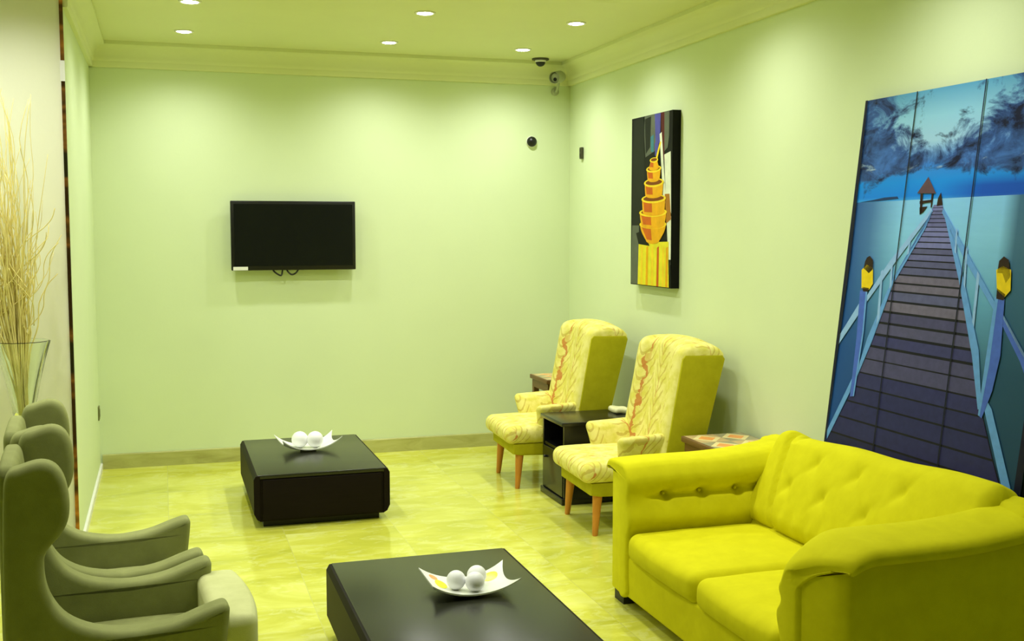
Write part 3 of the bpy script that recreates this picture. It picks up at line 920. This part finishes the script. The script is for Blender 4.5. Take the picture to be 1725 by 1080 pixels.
def big_picture():
    t = bpy.data.objects.new('pier_picture', None); COL.objects.link(t)
    yv = Vector((.112984, 0, .993597)); xv = Vector((0, -1, 0)); zv = xv.cross(yv)
    base = Vector((2.97, 4.243, 2.212)) - yv * PH
    m3 = Matrix((xv, yv, zv)).transposed().to_4x4()
    t.matrix_world = Matrix.Translation(base) @ m3
    tag(t, 'tall three panel picture of a wooden pier over blue sea, leaning on the right wall', 'picture')
    cuts = [0, .352, .752, PW]
    for i in range(3):
        mb = MB(); a, b = cuts[i] + (.0015 if i else 0), cuts[i + 1] - (.0015 if i < 2 else 0)
        box(mb, a, b, 0, PH, -.022, -.0008); mb.build('panel', mats[2], t, False)
    mb = MB()
    poly(mb, [(0, -0), (PW, 0), (PW, .440), (0, .449)], 0, 0, PH)
    poly(mb, [(0, .449), (PW, .440), (PW, PH), (0, PH)], 0, 1, PH)
    # dark printed border
    poly(mb, [(0, 0), (.016, 0), (.030, .7), (.010, 1.5), (.010, PH), (0, PH)], L1 * 9, 2, PH)
    poly(mb, [(PW - .010, .3), (PW, 0), (PW, PH), (PW - .05, PH), (PW - .03, 1.3)], L1 * 9, 2, PH)
    poly(mb, [(.035, .448), (.131, .440), (.212, .431), (.299, .429), (.309, .439), (.174, .446)], L1, 4, PH)
    # pier deck
    le = [(.538, .469), (.444, .623), (.344, .796), (.253, 1.04), (.152, 1.269), (.009, 1.508), (-.30, 2.0), (-.40, PH)]
    ri = [(.587, .470), (.673, .620), (.756, .777), (.844, .994), (.932, 1.203), (1.026, 1.382), (1.1, 1.505), (1.40, 2.0), (1.5, PH)]
    def at(tab, v):
        for (a, b), (c, d) in zip(tab, tab[1:]):
            if b <= v <= d: return a + (c - a) * (v - b) / (d - b)
        return tab[-1][0]
    deck = [(u, v) for u, v in ri if v <= PH] + [(u, v) for u, v in reversed(le)]
    poly(mb, clip(deck, .012, PW - .004), L1 * 2, 10, PH)
    rn = random.Random(11)
    vs = [.470]
    while vs[-1] < PH:
        vs.append(vs[-1] + max(.006, .012 + (vs[-1] - .47) * .078) * rn.uniform(.92, 1.08))
    for a, b in zip(vs, vs[1:]):
        b = min(b, PH); g = (b - a) * (.20 if a < 1.05 else .10)
        f = (a - .47) / 1.1
        i = max(0, min(11, int(f * 11 + rn.uniform(-.9, .9))))
        sk = .012 * min(1, f)
        p = clip([(at(le, a), a), (at(ri, a), a + sk), (at(ri, b - g), b - g + sk), (at(le, b - g), b - g)], .012, PW - .004)
        p = [(u, min(v, PH)) for u, v in p]
        if len(p) > 2: poly(mb, p, L1 * 3, PL + i, PH)
    # hut
    poly(mb, [(.447, .421), (.463, .421), (.470, .50), (.458, .507)], L1 * 4, 9, PH)
    poly(mb, [(.515, .423), (.527, .424), (.527, .478), (.520, .480)], L1 * 4, 9, PH)
    poly(mb, [(.448, .452), (.522, .448), (.522, .458), (.450, .464)], L1 * 4, 9, PH)
    poly(mb, [(.452, .478), (.500, .474), (.478, .497), (.458, .507)], L1 * 4, 9, PH)
    poly(mb, [(.427, .420), (.484, .356), (.543, .424)], L1 * 5, 3, PH)
    poly(mb, [(.558, .444), (.572, .420), (.580, .444), (.590, .470), (.556, .474)], L1 * 5, 9, PH)
    # rails
    for p, m in (([(.174, .856), (.305, .699), (.527, .485), (.539, .494), (.329, .718), (.186, .875)], 6),
                 ([(.148, 1.27), (.253, 1.04), (.344, .796), (.506, .563), (.540, .480), (.521, .532), (.325, .797), (.218, 1.031), (.163, 1.216)], 5),
                 ([(.597, .486), (.762, .653), (.938, .828), (.942, .862), (.749, .676), (.593, .5)], 5),
                 ([(.593, .481), (.672, .597), (.764, .754), (.891, 1.011), (.945, 1.223), (.925, 1.226), (.860, 1.036), (.735, .755)], 5),
                 ([(.133, .884), (.142, .929), (.011, 1.085), (.011, 1.042)], 6),
                 ([(.148, 1.208), (.144, 1.271), (.017, 1.501), (.011, 1.460)], 5),
                 ([(.987, .868), (1.109, .993), (PW - .005, 1.075), (PW - .005, 1.145), (1.10, 1.03), (.987, .905)], 7),
                 ([(.987, .868), (1.109, .993), (PW - .005, 1.075), (PW - .005, 1.085), (1.105, 1.004), (.987, .880)], 6),
                 ([(.967, 1.189), (.995, 1.215), (1.132, 1.47), (PW - .008, 1.60), (PW - .030, 1.60), (.96, 1.225)], 5)):
        poly(mb, p, L1 * 6, m, PH)
    for p in ([(.315, .69), (.325, .68), (.338, .80), (.326, .815)], [(.415, .59), (.425, .58), (.423, .665), (.412, .672)], [(.255, .745), (.268, .735), (.285, .94), (.270, .97)],
              [(.751, .63), (.764, .64), (.778, .79), (.767, .775)], [(.686, .56), (.696, .57), (.704, .66), (.694, .655)], [(.831, .72), (.846, .735), (.852, .93), (.838, .91)]):
        poly(mb, p, L1 * 6.5, 6, PH)
    poly(mb, [(.127, .832), (.180, .825), (.190, 1.008), (.177, 1.286), (.148, 1.291), (.143, 1.038)], L1 * 7, 7, PH)
    poly(mb, [(.168, .828), (.180, .825), (.190, 1.008), (.177, 1.286), (.168, 1.286), (.180, 1.008)], L1 * 7.5, 5, PH)
    poly(mb, [(.941, .811), (.989, .817), (1.004, 1.021), (.986, 1.152), (.951, 1.255), (.931, 1.247), (.933, 1.051)], L1 * 7, 7, PH)
    poly(mb, [(.941, .811), (.957, .812), (.955, 1.06), (.940, 1.248), (.931, 1.247), (.933, 1.051)], L1 * 7.5, 5, PH)
    for p, m in (([(.121, .742), (.154, .718), (.199, .732), (.212, .798), (.192, .824), (.136, .820)], 8), ([(.134, .735), (.138, .705), (.148, .688), (.167, .680), (.192, .697), (.199, .737), (.175, .755), (.150, .742)], 9),
                 ([(.929, .714), (.962, .698), (1.003, .712), (1.013, .785), (.988, .810), (.945, .785)], 8), ([(.936, .725), (.938, .681), (.959, .664), (.985, .676), (1.004, .735), (.985, .760), (.962, .725)], 9),
                 ([(.140, .815), (.190, .818), (.184, .834), (.150, .834)], 9), ([(.945, .780), (.990, .800), (.985, .822), (.948, .818)], 9)):
        poly(mb, p, L1 * 8, m, PH)
    for cu, s in ((.352, .012), (.752, .02)):
        poly(mb, [(cu - .003, 0), (cu + .003, 0), (cu + .003 , PH), (cu - .003, PH)], L1 * 10, 2, PH)
    mb.build('printed_image', mats, t, False)
big_picture()

def small_picture():
    W, H = .610, 1.075
    t = bpy.data.objects.new('pot_painting', None); COL.objects.link(t)
    yv = Vector((0, 0, 1)); xv = Vector((0, -1, 0)); zv = xv.cross(yv)
    t.matrix_world = Matrix.Translation((2.945, 6.748, 2.365 - H)) @ Matrix((xv, yv, zv)).transposed().to_4x4()
    tag(t, 'tall narrow painting of stacked yellow pots hung on the right wall', 'painting')
    P = lambda n, r, g, b, v=.25: plain('painted_' + n, rgb(r, g, b), .55, spec=.15, var=v, nscale=14)
    ms = [P('black', 10, 11, 9), P('dark', 24, 28, 22), P('yellow', 225, 165, 15), P('orange', 195, 95, 20), P('cloth', 225, 215, 40), P('white', 220, 225, 200), P('blue', 75, 75, 150), P('grey', 92, 98, 82), P('maroon', 80, 25, 25), P('tan', 165, 110, 35), P('teal', 60, 120, 130), P('ochre', 120, 62, 10), P('lemon', 238, 205, 40)]
    mb = MB(); box(mb, 0, W, 0, H, -.0545, -.0008); mb.build('canvas', ms[0], t, False)
    mb = MB()
    def pp(pts, k, m): poly(mb, [(min(max(u, .002), W - .002), min(max(v, .002), H - .002)) for u, v in pts], .0005 * k, m, H)
    pp([(0, 0), (W, 0), (W, H), (0, H)], 0, 0)
    pp([(.03, .01), (.20, .0), (.21, .69), (.02, .69)], 1, 1)
    pp([(.02, .69), (.13, .69), (.125, 1.07), (.0, 1.07)], 1, 7)
    pp([(.185, .0), (.36, .0), (.375, .225), (.22, .26)], 1, 7)
    pp([(.205, .02), (.30, .01), (.29, .20), (.225, .24)], 2, 1)
    pp([(.354, .0), (.441, .0), (.435, .183), (.372, .19)], 2, 6)
    pp([(.296, .138), (.343, .125), (.345, .235), (.304, .23)], 3, 10)
    pp([(.36, .18), (.42, .17), (.40, .26), (.365, .26)], 3, 6)
    pp([(.445, .0), (.50, .0), (.50, .30), (.455, .24)], 2, 8)
    pp([(.495, .0), (.565, .0), (.565, .15), (.545, .22), (.500, .24)], 3, 7)
    pp([(.43, .13), (.46, .12), (.49, .30), (.53, .53), (.50, .60), (.455, .30)], 4, 5)
    pp([(.50, .26), (.590, .245), (.606, .62), (.56, .56), (.525, .50)], 4, 5)
    pp([(.515, .50), (.580, .50), (.606, .655), (.54, .68)], 5, 9)
    pp([(.545, .67), (.606, .635), (.606, .93), (.575, .93)], 4, 5)
    pp([(.575, .90), (.606, .90), (.606, 1.0), (.58, .99)], 5, 1)
    pp([(.361, .30), (.44, .174), (.456, .182), (.392, .30)], 6, 12)
    # folded cloth the pots stand on
    pp([(.131, .80), (.576, .79), (.585, 1.07), (.120, 1.07)], 5, 4)
    for u, m in ((.17, 12), (.25, 2), (.33, 12), (.41, 3), (.49, 12), (.54, 2)):
        pp([(u, .83), (u + .03, .82), (u + .028, 1.07), (u - .005, 1.07)], 6, m)
    pp([(.09, .74), (.21, .72), (.30, .82), (.13, .81)], 6, 0)
    # stacked pots, from the lowest to the top one
    def pot(cx, v0, v1, wt, wb, k, rim=.028, tilt=0.0):
        up = [];
        body = []
        n = 10
        for i in range(n + 1):
            f = i / n; w = wt + (wb - wt) * (1 - math.cos(f * PI / 2)) ; body.append((cx + w, v0 + (v1 - v0) * f + tilt))
        lo = [(cx - wb * math.cos(PI * i / 8), v1 + .022 * math.sin(PI * i / 8)) for i in range(8, -1, -1)]
        pts = body + lo + [(2 * cx - u, v - 2 * tilt) for u, v in reversed(body)]
        pp(pts, k, 2)
        sh = [(cx - .1 * wt + (u - cx) * .5, v) for u, v in pts]
        pp([(cx - wt * .9, v0 + .01), (cx - wt * .15, v0 + .015), (cx - wb * .1, v1), (cx - wb * .85, v1 - .005)], k + .25, 3)
        el = [(cx + (wt + .012) * math.cos(2 * PI * i / 24), v0 + rim * math.sin(2 * PI * i / 24)) for i in range(24)]
        pp(el, k + .5, 12)
        pp([(cx + wt * .9 * math.cos(2 * PI * i / 24), v0 - .002 + rim * .62 * math.sin(2 * PI * i / 24)) for i in range(24)], k + .6, 11)
    pot(.345, .685, .785, .19, .10, 7)
    pot(.345, .610, .690, .195, .17, 8)
    pot(.355, .525, .610, .17, .16, 9)
    pot(.358, .425, .500, .135, .125, 10)
    pot(.356, .340, .400, .100, .09, 11, .022)
    pot(.360, .285, .330, .05, .075, 12, .016)
    mb.build('painted_image', ms, t, False)
small_picture()

# ------------------------------------------------------------------ camera, world, view
cam = bpy.data.cameras.new('camera'); co = bpy.data.objects.new('camera', cam); COL.objects.link(co)
cam.sensor_fit = 'HORIZONTAL'; cam.sensor_width = 36; cam.lens = 1870 / 1725 * 36; cam.clip_start = .05
co.location = (0, 0, 1.65); co.rotation_euler = (R(90 - 4.7), 0, R(-17.48))
scene.camera = co
w = bpy.data.worlds.new('world'); scene.world = w; w.use_nodes = True
w.node_tree.nodes['Background'].inputs[0].default_value = (.8, .85, .7, 1)
w.node_tree.nodes['Background'].inputs[1].default_value = .3
vs = scene.view_settings
vs.view_transform = 'Standard'; vs.look = 'None'; vs.exposure = 0; vs.gamma = 1; vs.use_curve_mapping = False
